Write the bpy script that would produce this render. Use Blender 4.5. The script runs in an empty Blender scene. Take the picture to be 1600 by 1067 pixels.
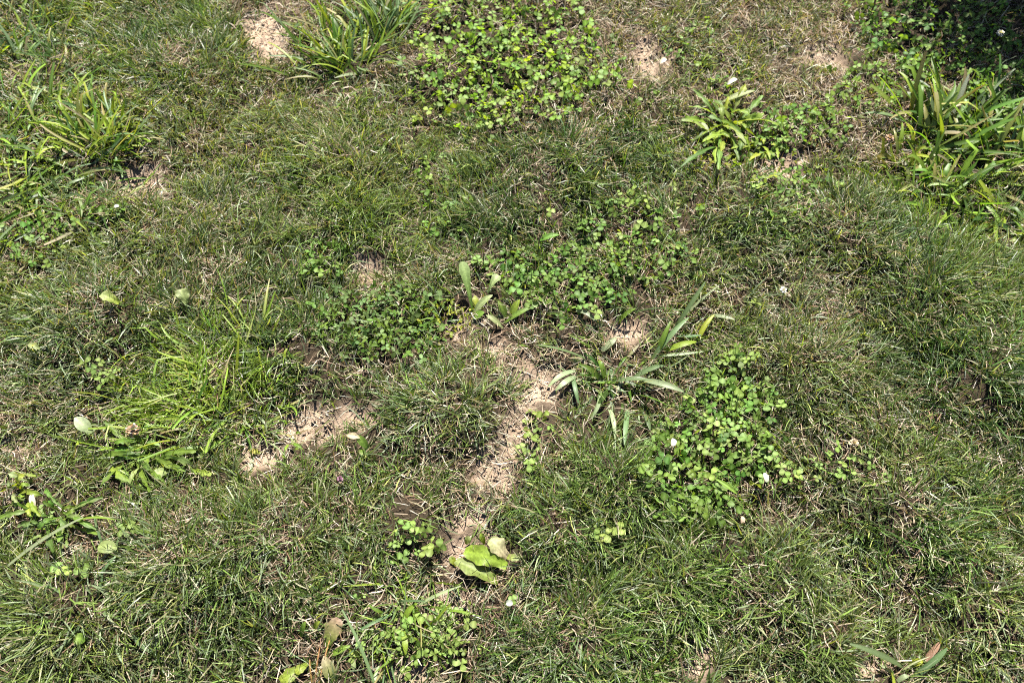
import bpy, math
import numpy as np
from mathutils import Vector, Matrix, Euler

rng = np.random.default_rng(7)
scene = bpy.context.scene
C = scene.collection
R = math.radians

# ------------------------------------------------------------------ camera, sky, sun, exposure
CAM_H, PITCH, LENS = 1.30, R(60), 28.0
cam_data = bpy.data.cameras.new('camera')
cam = bpy.data.objects.new('camera', cam_data)
C.objects.link(cam)
cam.location = (0, 0, CAM_H)
cam.rotation_euler = (math.pi / 2 - PITCH, 0, 0)
cam_data.sensor_width = 36
cam_data.lens = LENS
cam_data.clip_start = 0.02
cam_data.clip_end = 500
cam_data.dof.use_dof = True
cam_data.dof.focus_distance = 1.40
cam_data.dof.aperture_fstop = 3.6
scene.camera = cam

SUN_EL, SUN_AZ = R(58), R(6)          # azimuth measured from +Y (ahead of the camera) towards +X
world = bpy.data.worlds.new('World')
scene.world = world
world.use_nodes = True
wn = world.node_tree
sky = wn.nodes.new('ShaderNodeTexSky')
sky.sky_type = 'NISHITA'
sky.sun_disc = False
sky.sun_elevation = SUN_EL
sky.sun_rotation = SUN_AZ
wn.links.new(sky.outputs[0], wn.nodes['Background'].inputs[0])
wn.nodes['Background'].inputs[1].default_value = 0.05
sun_data = bpy.data.lights.new('sun', 'SUN')
sun_data.energy = 5.0
sun_data.angle = R(0.53)
sun_data.color = (1.0, 0.955, 0.88)
sun = bpy.data.objects.new('sun', sun_data)
C.objects.link(sun)
sd = Vector((math.sin(SUN_AZ) * math.cos(SUN_EL), math.cos(SUN_AZ) * math.cos(SUN_EL), math.sin(SUN_EL)))
sun.rotation_euler = sd.to_track_quat('Z', 'Y').to_euler()
sun.location = sd * 20
scene.view_settings.view_transform = 'Standard'
scene.view_settings.look = 'None'
scene.view_settings.exposure = 1.38
scene.view_settings.gamma = 1.0
scene.cycles.use_denoising = False
scene.cycles.pixel_filter_type = 'BLACKMAN_HARRIS'
scene.cycles.filter_width = 1.0
scene.cycles.max_bounces = 5
scene.cycles.diffuse_bounces = 0
scene.cycles.transmission_bounces = 3
scene.cycles.glossy_bounces = 2
scene.cycles.caustics_reflective = False
scene.cycles.caustics_refractive = False

# ------------------------------------------------------------------ helpers: noise, ground plan, ground height
def _hash(i, j, s):
    n = (i * 374761393 + j * 668265263 + s * 362437) & 0x7fffffff
    n = ((n ^ (n >> 13)) * 1274126177) & 0x7fffffff
    return ((n ^ (n >> 16)) & 0xffff) / 65535.0

def vnoise(x, y, s=0):
    x = np.asarray(x, float); y = np.asarray(y, float)
    i = np.floor(x).astype(np.int64); j = np.floor(y).astype(np.int64)
    u = x - i; v = y - j
    u = u * u * (3 - 2 * u); v = v * v * (3 - 2 * v)
    a = _hash(i, j, s); b = _hash(i + 1, j, s); c = _hash(i, j + 1, s); d = _hash(i + 1, j + 1, s)
    return (a * (1 - u) + b * u) * (1 - v) + (c * (1 - u) + d * u) * v

def fbm(x, y, s=0, o=3):
    t = 0; a = 1.0; n = 0
    for k in range(o):
        t = t + a * vnoise(np.asarray(x) * 2 ** k, np.asarray(y) * 2 ** k, s + 17 * k); n += a; a *= 0.5
    return t / n

KX = 36.0 / LENS
cp, sp = math.cos(PITCH), math.sin(PITCH)

def spot(px, py, z=0.0):
    """place on the lawn (metres) read off the photograph's plan, on the level z"""
    X = (px - 800) / 1600 * KX; Y = -(py - 533.5) / 1600 * KX
    d = np.array([X, cp + Y * sp, -sp + Y * cp])
    t = (z - CAM_H) / d[2]
    return np.array([d[0] * t, d[1] * t, z])

def plan(x, y):
    """lawn metres -> plan coordinates in which the survey below is written"""
    vz = -CAM_H
    w = y * cp - vz * sp
    Y = (y * sp + vz * cp) / np.maximum(w, 1e-3)
    X = x / np.maximum(w, 1e-3)
    return 800 + X / KX * 1600, 533.5 - Y / KX * 1600

# places where weeds and clover push the turf aside: x, y, radius, how much
CLEAR = [(965, 590, 85, .65), (745, 470, 55, .75), (790, 490, 40, .6), (755, 880, 50, .85), (500, 1030, 66, .75), (325, 640, 50, .4), (230, 715, 74, .8), (90, 810, 74, .8), (40, 770, 40, .7),
         (1130, 195, 80, .8), (1190, 232, 48, .8), (155, 225, 66, .6), (45, 300, 80, .7), (35, 85, 70, .6), (100, 150, 60, .5), (530, 90, 70, .65), (600, 55, 50, .6), (560, 120, 40, .6),
         (1470, 215, 70, .7), (1550, 235, 80, .7), (1530, 330, 80, .7), (1440, 290, 50, .6), (800, 80, 130, .85), (700, 100, 70, .8), (900, 70, 60, .8), (1480, 50, 130, .9), (1575, 120, 60, .7),
         (600, 500, 80, .8), (690, 500, 40, .8), (1110, 700, 80, .72), (1130, 640, 50, .6), (1250, 195, 66, .75), (1235, 305, 55, .65), (1410, 1040, 60, .7), (630, 975, 70, .6), (985, 365, 90, .6),
         (890, 440, 75, .75), (447, 692, 34, .8), (780, 415, 50, .7), (690, 300, 50, .55), (1370, 130, 60, .6), (500, 402, 36, .6), (50, 370, 60, .6), (165, 935, 50, .5), (830, 670, 40, .7), (655, 850, 36, .5),
         (172, 855, 22, .8), (128, 664, 24, .7),  (170, 590, 36, .5), (1340, 730, 70, .4)]
def clearing(px, py):
    m = np.ones_like(px)
    for (a, b, r, k) in CLEAR:
        m = m * (1 - k * .58 * np.clip(1.35 - np.hypot(px - a, (py - b) * 1.15) / r, 0, .6) / .6)
    return m

def grid(rows):
    return np.array([[int(c) for c in r.split()] for r in rows], float) / 9.0

GREEN = grid([
 '6 6 7 6 2 4 3 2 2 3 3 4 3 2 2 2',
 '5 5 6 6 6 6 5 2 3 6 5 3 3 3 4 4',
 '5 3 4 7 8 8 5 7 7 8 6 3 2 5 5 5',
 '4 5 6 7 8 9 6 8 6 6 7 7 5 7 7 6',
 '7 7 7 7 7 4 6 5 4 4 6 6 4 6 9 8',
 '7 7 7 8 7 4 4 2 2 5 5 6 7 6 8 8',
 '6 7 7 6 2 4 7 5 2 5 5 5 7 6 7 7',
 '5 5 6 4 5 6 6 2 5 8 4 5 6 6 7 8',
 '6 5 7 7 7 6 5 3 8 8 8 6 6 7 8 8',
 '7 5 7 8 7 6 5 4 7 8 8 8 8 6 7 6',
 '7 7 7 7 5 3 4 5 7 7 7 3 8 4 6 6'])
DRY = grid([
 '3 4 2 4 6 5 2 1 1 8 8 6 8 3 1 1',
 '4 4 4 4 5 4 4 2 2 4 5 5 8 7 3 2',
 '3 5 5 4 3 3 3 4 3 3 3 4 4 4 2 2',
 '3 5 4 3 3 2 3 3 4 3 4 4 4 4 2 2',
 '4 4 4 4 4 5 3 3 3 3 5 6 7 5 2 3',
 '4 4 3 3 3 3 3 4 5 4 5 4 4 5 3 3',
 '6 4 3 3 5 5 5 5 5 4 4 3 4 6 4 4',
 '5 4 4 4 5 5 5 5 3 3 3 3 5 5 4 3',
 '4 5 4 4 5 5 5 4 3 3 3 4 5 4 3 4',
 '3 5 4 3 4 5 4 4 4 3 3 3 3 5 4 6',
 '4 4 4 4 4 4 4 4 4 4 4 6 3 6 4 5'])

# lightness put into the blade colour: silvery with painted sheen (9) or deep green (0)
LIGHT = grid([
 '3 4 3 5 7 5 4 4 5 7 7 6 6 3 0 0',
 '4 4 5 5 5 5 5 4 4 5 6 6 6 5 4 3',
 '4 5 7 6 5 3 4 4 3 4 6 6 6 4 4 3',
 '4 6 6 6 5 2 5 3 3 4 5 6 6 4 3 3',
 '6 6 5 4 4 5 4 5 4 4 5 6 7 5 2 3',
 '5 5 5 5 4 4 4 6 6 6 6 5 6 5 3 3',
 '4 5 7 7 6 5 6 6 6 6 5 4 5 5 4 3',
 '5 5 6 6 6 6 6 6 4 3 4 5 6 6 4 3',
 '5 6 5 5 5 6 6 6 3 3 3 5 6 5 3 3',
 '4 6 5 4 4 5 6 6 4 3 4 2 4 5 3 5',
 '5 5 4 4 4 6 6 6 5 4 4 5 3 5 4 5'])
# fine lime green grass: x, y, radius
LIMEZ = [(315, 600, 100), (250, 640, 70), (390, 590, 60), (1480, 300, 90), (110, 220, 70)]

def lookup(g, px, py):
    u = np.clip(px / 100 - 0.5, 0, 14.999); v = np.clip(py / 100 - 0.5, 0, 9.999)
    i = u.astype(int); j = v.astype(int); u = u - i; v = v - j
    return (g[j, i] * (1 - u) + g[j, i + 1] * u) * (1 - v) + (g[j + 1, i] * (1 - u) + g[j + 1, i + 1] * u) * v

# bare earth: x, y, rx, ry in plan units
SOIL = [(412, 40, 42, 46), (215, 284, 44, 20), (1020, 86, 36, 36), (1222, 255, 46, 28), (478, 655, 60, 36), (400, 712, 44, 26),
        (730, 512, 34, 24), (800, 556, 44, 22), (838, 612, 36, 40), (808, 680, 34, 34), (772, 742, 38, 34), (738, 822, 34, 38),
        (712, 872, 24, 26), (690, 942, 36, 28), (640, 1050, 60, 22), (1102, 1016, 34, 36), (572, 412, 32, 22), (560, 640, 30, 26),
        (1300, 78, 40, 26), (1372, 1040, 34, 18), (20, 690, 36, 20), (985, 505, 30, 26)]
def soil_amount(px, py, x, y):
    wx = (fbm(x * 26, y * 26, 5) - .5) * 46; wy = (fbm(x * 26, y * 26, 9) - .5) * 46
    m = np.zeros_like(px)
    for (a, b, rx, ry) in SOIL:
        d = np.sqrt(((px + wx - a) / rx) ** 2 + ((py + wy - b) / ry) ** 2)
        m = np.maximum(m, np.clip((1.18 - d) / 0.5, 0, 1))
    return m * np.clip((fbm(x * 34, y * 34, 13) - .24) / .16, .2, 1)

# thick cushions of turf: x, y, radius (plan), height (m)
CUSH = [(545, 262, 100, .030), (880, 250, 110, .024), (1255, 560, 80, .022), (1460, 455, 120, .034), (330, 500, 110, .022),
        (700, 628, 84, .030), (965, 765, 80, .026), (1050, 905, 95, .028), (1215, 905, 100, .034), (1420, 800, 120, .032),
        (450, 545, 80, .022), (130, 500, 110, .024), (1165, 305, 80, .024), (985, 150, 70, .024), (870, 835, 80, .026),
        (290, 870, 110, .022), (640, 800, 60, .018), (300, 90, 100, .022), (1330, 350, 80, .020), (80, 960, 100, .024),
        (1540, 930, 80, .026), (900, 1010, 90, .024), (430, 830, 80, .018), (1560, 600, 80, .026), (560, 360, 70, .02), (1300, 1000, 60, .022),
        (320, 620, 90, .030)]
CW = []
for (a, b, r, h) in CUSH:
    c = spot(a, b); e = spot(a + r, b)
    CW.append((c[0], c[1], abs(e[0] - c[0]), h))

def ground_z(x, y):
    x = np.asarray(x, float); y = np.asarray(y, float)
    z = (fbm(x * 3.1, y * 3.1, 1) - .5) * .05 + (fbm(x * 14, y * 14, 2) - .5) * .022
    for (cx, cy, r, h) in CW:
        d2 = ((x - cx) ** 2 + (y - cy) ** 2) / (r * r)
        z = z + h * 1.1 * np.exp(-(d2 ** 1.3) * 1.5)
    px, py = plan(x, y)
    s = soil_amount(px, py, x, y)
    z = z - .012 * s
    return z - .012

# the surface is sampled once on a raster; everything that stands on it reads that raster
RX0, RY0, RS = -3.4, -1.4, .008
_rx = np.arange(RX0, 3.4, RS); _ry = np.arange(RY0, 3.8, RS)
_XX, _YY = np.meshgrid(_rx, _ry)
_px, _py = plan(_XX, _YY)
BARE = soil_amount(_px, _py, _XX, _YY)
surface = ground_z
HGT = surface(_XX, _YY)

def _bil(T, x, y):
    u = np.clip((np.asarray(x, float) - RX0) / RS, 0, len(_rx) - 1.001); v = np.clip((np.asarray(y, float) - RY0) / RS, 0, len(_ry) - 1.001)
    i = u.astype(int); j = v.astype(int); u = u - i; v = v - j
    return (T[j, i] * (1 - u) + T[j, i + 1] * u) * (1 - v) + (T[j + 1, i] * (1 - u) + T[j + 1, i + 1] * u) * v

def ground_z(x, y):
    return _bil(HGT, x, y)

def bare(x, y):
    return _bil(BARE, x, y)

HL = HGT.tolist()
def gz(x, y):
    u = min(max((x - RX0) / RS, 0), len(_rx) - 1.001); v = min(max((y - RY0) / RS, 0), len(_ry) - 1.001)
    i = int(u); j = int(v); u -= i; v -= j
    a, b = HL[j], HL[j + 1]
    return (a[i] * (1 - u) + a[i + 1] * u) * (1 - v) + (b[i] * (1 - u) + b[i + 1] * u) * v

def at(px, py, up=0.0):
    """point `up` metres above the lawn's surface, at that place of the plan"""
    p = spot(px, py, 0)
    for _ in range(4):
        p = spot(px, py, gz(p[0], p[1]) + up)
    return p

def link(name, me, parent=None, loc=None):
    o = bpy.data.objects.new(name, me)
    C.objects.link(o)
    if parent is not None: o.parent = parent
    if loc is not None: o.location = loc
    return o

def thing(name, label, cat, loc, group=None):
    o = link(name, None, None, loc)
    o.empty_display_size = .02
    o['label'] = label; o['category'] = cat
    if group: o['group'] = group
    return o

def tag(o, label=None, cat=None, group=None, kind=None):
    if label: o['label'] = label
    if cat: o['category'] = cat
    if group: o['group'] = group
    if kind: o['kind'] = kind
    return o

def quad_mesh(name, V, F, tint=None, mat=None, smooth=True):
    V = np.asarray(V, np.float32); F = np.asarray(F, np.int32)
    me = bpy.data.meshes.new(name)
    me.vertices.add(len(V)); me.vertices.foreach_set('co', V.ravel())
    k = F.shape[1]
    me.loops.add(F.size); me.loops.foreach_set('vertex_index', F.ravel())
    me.polygons.add(len(F))
    me.polygons.foreach_set('loop_start', np.arange(0, F.size, k, dtype=np.int32))
    if smooth: me.polygons.foreach_set('use_smooth', np.ones(len(F), bool))
    me.update(calc_edges=True)
    if tint is not None:
        a = me.color_attributes.new('tint', 'FLOAT_COLOR', 'POINT')
        t = np.ones((len(V), 4), np.float32); t[:, :3] = tint
        a.data.foreach_set('color', t.ravel())
    if mat: me.materials.append(mat)
    return me

# ------------------------------------------------------------------ materials
def leaf_material(name, rough, trans, spec=.5, vary=.0, bump=0.0, bscale=400):
    m = bpy.data.materials.new(name); m.use_nodes = True
    nt = m.node_tree; N = nt.nodes; L = nt.links
    bs = N['Principled BSDF']; out = N['Material Output']
    at_ = N.new('ShaderNodeAttribute'); at_.attribute_name = 'tint'
    col = at_.outputs['Color']
    if vary > 0:
        oi = N.new('ShaderNodeObjectInfo')
        hs = N.new('ShaderNodeHueSaturation')
        mr = N.new('ShaderNodeMapRange'); mr.inputs[3].default_value = 1 - vary; mr.inputs[4].default_value = 1 + vary
        L.new(oi.outputs['Random'], mr.inputs[0]); L.new(mr.outputs[0], hs.inputs['Value'])
        ml = N.new('ShaderNodeMath'); ml.operation = 'MULTIPLY'; ml.inputs[1].default_value = 7.31
        fr = N.new('ShaderNodeMath'); fr.operation = 'FRACT'
        L.new(oi.outputs['Random'], ml.inputs[0]); L.new(ml.outputs[0], fr.inputs[0])
        mh = N.new('ShaderNodeMapRange'); mh.inputs[3].default_value = .475; mh.inputs[4].default_value = .515
        L.new(fr.outputs[0], mh.inputs[0]); L.new(mh.outputs[0], hs.inputs['Hue'])
        L.new(col, hs.inputs['Color']); col = hs.outputs['Color']
    tc = N.new('ShaderNodeTexCoord')
    nz = N.new('ShaderNodeTexNoise'); nz.inputs['Scale'].default_value = bscale; nz.inputs['Detail'].default_value = 3
    L.new(tc.outputs['Object'], nz.inputs['Vector'])
    mx = N.new('ShaderNodeMix'); mx.data_type = 'RGBA'; mx.blend_type = 'MULTIPLY'; mx.inputs[0].default_value = 1
    mr2 = N.new('ShaderNodeMapRange'); mr2.inputs[1].default_value = .3; mr2.inputs[2].default_value = .7
    mr2.inputs[3].default_value = .78; mr2.inputs[4].default_value = 1.18
    L.new(nz.outputs[0], mr2.inputs[0])
    L.new(col, mx.inputs[6]); L.new(mr2.outputs[0], mx.inputs[7])
    col = mx.outputs[2]
    L.new(col, bs.inputs['Base Color'])
    bs.inputs['Roughness'].default_value = rough
    bs.inputs['Specular IOR Level'].default_value = spec
    if bump > 0:
        bp = N.new('ShaderNodeBump'); bp.inputs['Strength'].default_value = bump; bp.inputs['Distance'].default_value = .001
        L.new(nz.outputs[0], bp.inputs['Height']); L.new(bp.outputs[0], bs.inputs['Normal'])
    tr = N.new('ShaderNodeBsdfTranslucent')
    tm = N.new('ShaderNodeMix'); tm.data_type = 'RGBA'; tm.blend_type = 'MULTIPLY'; tm.inputs[0].default_value = 1
    tm.inputs[7].default_value = (1.9, 1.8, .6, 1)
    L.new(col, tm.inputs[6]); L.new(tm.outputs[2], tr.inputs['Color'])
    mxs = N.new('ShaderNodeMixShader'); mxs.inputs[0].default_value = trans
    L.new(bs.outputs[0], mxs.inputs[1]); L.new(tr.outputs[0], mxs.inputs[2])
    L.new(mxs.outputs[0], out.inputs['Surface'])
    return m

MAT_GRASS = leaf_material('grass blade', .43, .32, .62)
MAT_DRY = leaf_material('dry grass', .62, .22, .3)
MAT_COARSE = leaf_material('coarse grass leaf', .42, .42, .42, .22, .25, 700)
MAT_LEAF = leaf_material('broad weed leaf', .5, .36, .35, .12, .45, 260)
MAT_CLOVER = leaf_material('clover leaf', .5, .42, .35, .28, .2, 600)
MAT_PETAL = leaf_material('flower', .7, .25, .2, .1, .2, 900)

def soil_material():
    m = bpy.data.materials.new('dry earth'); m.use_nodes = True
    nt = m.node_tree; N = nt.nodes; L = nt.links; bs = N['Principled BSDF']
    tc = N.new('ShaderNodeTexCoord')
    def noise(sc, det=6, ro=.6):
        n = N.new('ShaderNodeTexNoise'); n.inputs['Scale'].default_value = sc; n.inputs['Detail'].default_value = det
        n.inputs['Roughness'].default_value = ro; L.new(tc.outputs['Object'], n.inputs['Vector']); return n
    a = noise(9); b = noise(110, 8, .7); c = noise(420, 5, .7)
    r1 = N.new('ShaderNodeValToRGB'); e = r1.color_ramp.elements
    e[0].position = .3; e[0].color = (.36, .265, .19, 1); e[1].position = .68; e[1].color = (.62, .485, .375, 1)
    L.new(b.outputs[0], r1.inputs[0])
    r2 = N.new('ShaderNodeValToRGB'); e = r2.color_ramp.elements
    e[0].position = .35; e[0].color = (.72, .70, .66, 1); e[1].position = .7; e[1].color = (1.12, 1.06, 1.0, 1)
    L.new(a.outputs[0], r2.inputs[0])
    mx = N.new('ShaderNodeMix'); mx.data_type = 'RGBA'; mx.blend_type = 'MULTIPLY'; mx.inputs[0].default_value = 1
    L.new(r1.outputs[0], mx.inputs[6]); L.new(r2.outputs[0], mx.inputs[7])
    # turf soil, dark with humus and darkened further as shade between blades, against the dry earth of the bare spots
    ba = N.new('ShaderNodeAttribute'); ba.attribute_name = 'tint'
    r3 = N.new('ShaderNodeValToRGB'); e = r3.color_ramp.elements
    e[0].position = .3; e[0].color = (.018, .014, .009, 1); e[1].position = .7; e[1].color = (.085, .062, .038, 1)
    L.new(b.outputs[0], r3.inputs[0])
    m2 = N.new('ShaderNodeMix'); m2.data_type = 'RGBA'
    L.new(ba.outputs['Fac'], m2.inputs[0]); L.new(r3.outputs[0], m2.inputs[6]); L.new(mx.outputs[2], m2.inputs[7])
    L.new(m2.outputs[2], bs.inputs['Base Color'])
    bs.inputs['Roughness'].default_value = .95; bs.inputs['Specular IOR Level'].default_value = .15
    ad = N.new('ShaderNodeMath'); ad.operation = 'MULTIPLY_ADD'; ad.inputs[1].default_value = .45
    L.new(c.outputs[0], ad.inputs[0]); L.new(b.outputs[0], ad.inputs[2])
    bp = N.new('ShaderNodeBump'); bp.inputs['Strength'].default_value = .9; bp.inputs['Distance'].default_value = .006
    L.new(ad.outputs[0], bp.inputs['Height']); L.new(bp.outputs[0], bs.inputs['Normal'])
    return m
MAT_SOIL = soil_material()

def plain_material(name, c0, c1, scale, rough=.8):
    m = bpy.data.materials.new(name); m.use_nodes = True
    nt = m.node_tree; N = nt.nodes; L = nt.links; bs = N['Principled BSDF']
    tc = N.new('ShaderNodeTexCoord'); n = N.new('ShaderNodeTexNoise'); n.inputs['Scale'].default_value = scale; n.inputs['Detail'].default_value = 5
    L.new(tc.outputs['Object'], n.inputs['Vector'])
    r = N.new('ShaderNodeValToRGB'); r.color_ramp.elements[0].position = .35; r.color_ramp.elements[1].position = .65
    r.color_ramp.elements[0].color = (*c0, 1); r.color_ramp.elements[1].color = (*c1, 1)
    L.new(n.outputs[0], r.inputs[0]); L.new(r.outputs[0], bs.inputs['Base Color'])
    bs.inputs['Roughness'].default_value = rough
    return m
MAT_BARK = plain_material('shrub bark', (.09, .065, .045), (.2, .15, .11), 60)

# ------------------------------------------------------------------ the ground: one sheet, fine where the lawn is seen
def axis(lo, hi, step, far):
    a = list(np.arange(lo, hi + 1e-6, step)); s = step; x = hi; right = []
    while x < far: s *= 1.35; x += s; right.append(x)
    s = step; x = lo; left = []
    while x > -far: s *= 1.35; x -= s; left.append(x)
    return np.array(left[::-1] + a + right)
gx = axis(-1.5, 1.5, .0085, 220); gy = axis(-.1, 1.9, .0085, 220)
X, Y = np.meshgrid(gx, gy)
Z = surface(X, Y)
near = np.exp(-np.maximum(0, np.hypot(X, Y - .9) - 3) * .5)
pxg, pyg = plan(X, Y)
Z = Z * near + (vnoise(X * 110, Y * 110, 3) - .5) * .005 * near + (vnoise(X * 55, Y * 55, 4) - .5) * .007 * near
nx, ny = len(gx), len(gy)
idx = np.arange(nx * ny).reshape(ny, nx)
F = np.stack([idx[:-1, :-1], idx[:-1, 1:], idx[1:, 1:], idx[1:, :-1]], -1).reshape(-1, 4)
bare_g = np.clip(_bil(BARE, X, Y), 0, 1).reshape(-1, 1) * np.ones((1, 3))
ground = link('ground', quad_mesh('ground', np.stack([X, Y, Z], -1).reshape(-1, 3), F, bare_g, MAT_SOIL))
tag(ground, kind='structure')

# ------------------------------------------------------------------ fine grass, dry grass
def blade_strips(base, az, th0, dth, L, W, roll, segs, c0, c1, tipw, daz, floor):
    n = len(az)
    p = base.copy(); rings = []; cols = []
    for k in range(segs + 1):
        f = k / segs
        a = az + daz * f
        th = th0 + dth * f
        h = np.stack([np.cos(a), np.sin(a), np.zeros(n)], 1)
        d = h * np.sin(th)[:, None] + np.array([0, 0, 1.0]) * np.cos(th)[:, None]
        s = np.stack([-np.sin(a), np.cos(a), np.zeros(n)], 1)
        nn = np.cross(d, s)
        s = s * np.cos(roll)[:, None] + nn * np.sin(roll)[:, None]
        w = W * (0.75 if k == 0 else (1.0 if f < .5 else 1 - (1 - tipw) * ((f - .5) / .5) ** 1.4))
        rings.append(p - s * (w / 2)[:, None]); rings.append(p + s * (w / 2)[:, None])
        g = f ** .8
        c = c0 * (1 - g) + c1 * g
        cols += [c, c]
        if k < segs:
            p = p + d * (L / segs)[:, None]
            p[:, 2] = np.maximum(p[:, 2], floor)
    V = np.stack(rings, 1).reshape(-1, 3); K = np.stack(cols, 1).reshape(-1, 3)
    m = 2 * (segs + 1)
    o = (np.arange(n) * m)[:, None]
    F = np.concatenate([o + np.array([[2 * k, 2 * k + 1, 2 * k + 3, 2 * k + 2]]) for k in range(segs)], 1).reshape(-1, 4)
    return V, F, K

GREENS = np.array([[.028, .078, .014], [.054, .124, .022], [.090, .172, .030], [.145, .228, .042], [.19, .245, .135], [.31, .35, .10]])
STRAW = np.array([[.52, .42, .30], [.64, .55, .43], [.38, .275, .185], [.25, .16, .10], [.72, .65, .54], [.45, .40, .24]])

def lawn(n_tufts, box, blades_per, segs, Lr, Wr, inside=True, wide=1.0):
    x = rng.uniform(box[0], box[1], n_tufts); y = rng.uniform(box[2], box[3], n_tufts)
    px, py = plan(x, y)
    inn = (px > -170) & (px < 1770) & (py > -110) & (py < 1230) & (y > -.25)
    keep = inn if inside else ~inn
    x, y, px, py = x[keep], y[keep], px[keep], py[keep]
    G = lookup(GREEN, px, py) if inside else .35 + .5 * fbm(x * 4, y * 4, 33)
    S = bare(x, y)
    G = np.clip(G * (1 - .93 * S) + (fbm(x * 9, y * 9, 21) - .5) * .5 * (1 - S), .02, 1)
    keep = rng.random(len(x)) < (.16 + .9 * G) * (1 - .9 * S) * (clearing(px, py) if inside else 1)
    x, y, G, px, py = x[keep], y[keep], G[keep], px[keep], py[keep]
    dryness = np.clip(lookup(DRY, px, py) * 1.5 - .35 + (fbm(x * 6, y * 6, 71) - .5) * 1.3, 0, 1) if inside else .3 + 0 * x
    n = len(x)
    cnt = np.maximum(2, rng.poisson(blades_per * (.5 + .7 * G)))
    t = np.repeat(np.arange(n), cnt); N = len(t)
    # heading: flow of the turf, bent outwards on the cushions
    fl = fbm(x * 2.3, y * 2.3, 40, 2) * 4 * math.pi + fbm(x * 9, y * 9, 44, 2) * 4
    hx = np.cos(fl) * .8; hy = np.sin(fl) * .8 - .25
    for (cx, cy, r, h) in CW:
        dx, dy = x - cx, y - cy; d = np.hypot(dx, dy) + 1e-6
        w = np.exp(-(d / r) ** 2) * np.minimum(1, d / (r * .35)) * 2.2
        hx += dx / d * w; hy += dy / d * w
    faz = np.arctan2(hy, hx) + rng.normal(0, 1.0, n)
    tl = np.clip(rng.normal(1, .2, n), .55, 1.6) * (.62 + .55 * G)
    tone = np.clip((fbm(x * 4, y * 4, 51, 3) - .5) * 1.5 + .08 + (.95 * lookup(LIGHT, px, py) if inside else .45) + rng.normal(0, .13, n), 0, 1)
    light = lookup(LIGHT, px, py) if inside else .5 + 0 * x
    lime = np.zeros(n)
    if inside:
        for (a_, b_, r_) in LIMEZ: lime = np.maximum(lime, np.clip(1.25 - np.hypot(px - a_, (py - b_) * 1.2) / r_, 0, 1))
    az = faz[t] + rng.normal(0, .85, N)
    ra = rng.uniform(0, 2 * math.pi, N); rr = np.abs(rng.normal(0, .011, N))
    bx = x[t] + np.cos(ra) * rr; by = y[t] + np.sin(ra) * rr
    bz = ground_z(bx, by) - .002
    th0 = np.clip(np.abs(rng.normal(.78, .36, N)), 0, 1.5)
    dth = np.clip(rng.normal(.6, .5, N), -.4, 1.7)
    L = rng.uniform(*Lr, N) * tl[t]; W = rng.uniform(*Wr, N) * wide
    u = np.clip(tone[t] + rng.normal(0, .2, N), 0, .999) * 4.0
    i = np.minimum(u.astype(int), 2); f = (u - i).clip(0, 1)[:, None]
    c = GREENS[i] * (1 - f) + GREENS[i + 1] * f
    pick = rng.random(N)
    dd = (dryness[t] * rng.uniform(.1, .75, N))[:, None]
    c = c * (1 - dd) + np.array([.17, .18, .075]) * dd
    k4 = pick < .04 + .34 * np.clip(light[t] * 1.35 - .2, 0, 1) * (.35 + 1.3 * vnoise(bx * 6, by * 6, 91)); c[k4] = GREENS[4]; c[(pick > .93)] = GREENS[5]  # pale blades: bright sheen on the grass painted as blade colour
    c *= rng.lognormal(-.08, .42, N)[:, None].clip(.35, 2.4)
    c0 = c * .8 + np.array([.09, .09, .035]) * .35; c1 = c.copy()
    lm = rng.random(N) < lime[t] * .85
    cl = np.array([.19, .29, .035]) * rng.lognormal(0, .25, N)[:, None]
    c0[lm] = cl[lm] * .9; c1[lm] = cl[lm]
    br = (rng.random(N) < .16) & ~lm
    c1[br] = c1[br] * .35 + STRAW[rng.integers(0, 3, br.sum())] * .65
    tip = np.where(rng.random(N) < .45, .62, .12)
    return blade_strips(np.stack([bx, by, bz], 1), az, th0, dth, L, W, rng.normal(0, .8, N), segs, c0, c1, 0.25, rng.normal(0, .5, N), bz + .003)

def thatch(n, box, segs, inside=True, wide=1.0):
    x = rng.uniform(box[0], box[1], n); y = rng.uniform(box[2], box[3], n)
    px, py = plan(x, y)
    inn = (px > -170) & (px < 1770) & (py > -110) & (py < 1230) & (y > -.25)
    keep = inn if inside else ~inn
    x, y, px, py = x[keep], y[keep], px[keep], py[keep]
    D = lookup(DRY, px, py) if inside else .45 + 0 * x
    S = bare(x, y)
    keep = rng.random(len(x)) < np.clip((.02 + D * .95 + (fbm(x * 13, y * 13, 61) - .5) * 2.0), .06, 1) * (1 - .35 * S)
    x, y, D, S = x[keep], y[keep], D[keep], S[keep]
    N = len(x)
    z = ground_z(x, y)
    up = (rng.random(N) < .42) & (S < .5)
    th0 = np.where(up, np.clip(rng.normal(.7, .35, N), 0, 1.5), rng.normal(1.45, .12, N))
    dth = np.where(up, rng.normal(.6, .5, N), rng.normal(.05, .25, N))
    lift = np.where(up, -.002, np.where(S > .4, .003, rng.uniform(.0, .014, N)))
    L = np.where(up, rng.uniform(.018, .050, N), rng.uniform(.006, .036, N)); W = rng.uniform(.0008, .0019, N) * wide
    pal = rng.choice(6, N, p=[.17, .15, .26, .25, .07, .10]); pal = np.where((S > .3) & (pal == 3), 1, pal)
    c = STRAW[pal] * rng.uniform(.75, 1.2, N)[:, None]
    b = np.stack([x, y, z + lift], 1)
    return blade_strips(b, rng.uniform(0, 2 * math.pi, N), th0, dth, L, W, rng.normal(0, .7, N), segs, c * .85, c, .4, rng.normal(0, .5, N), z + .002)

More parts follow.
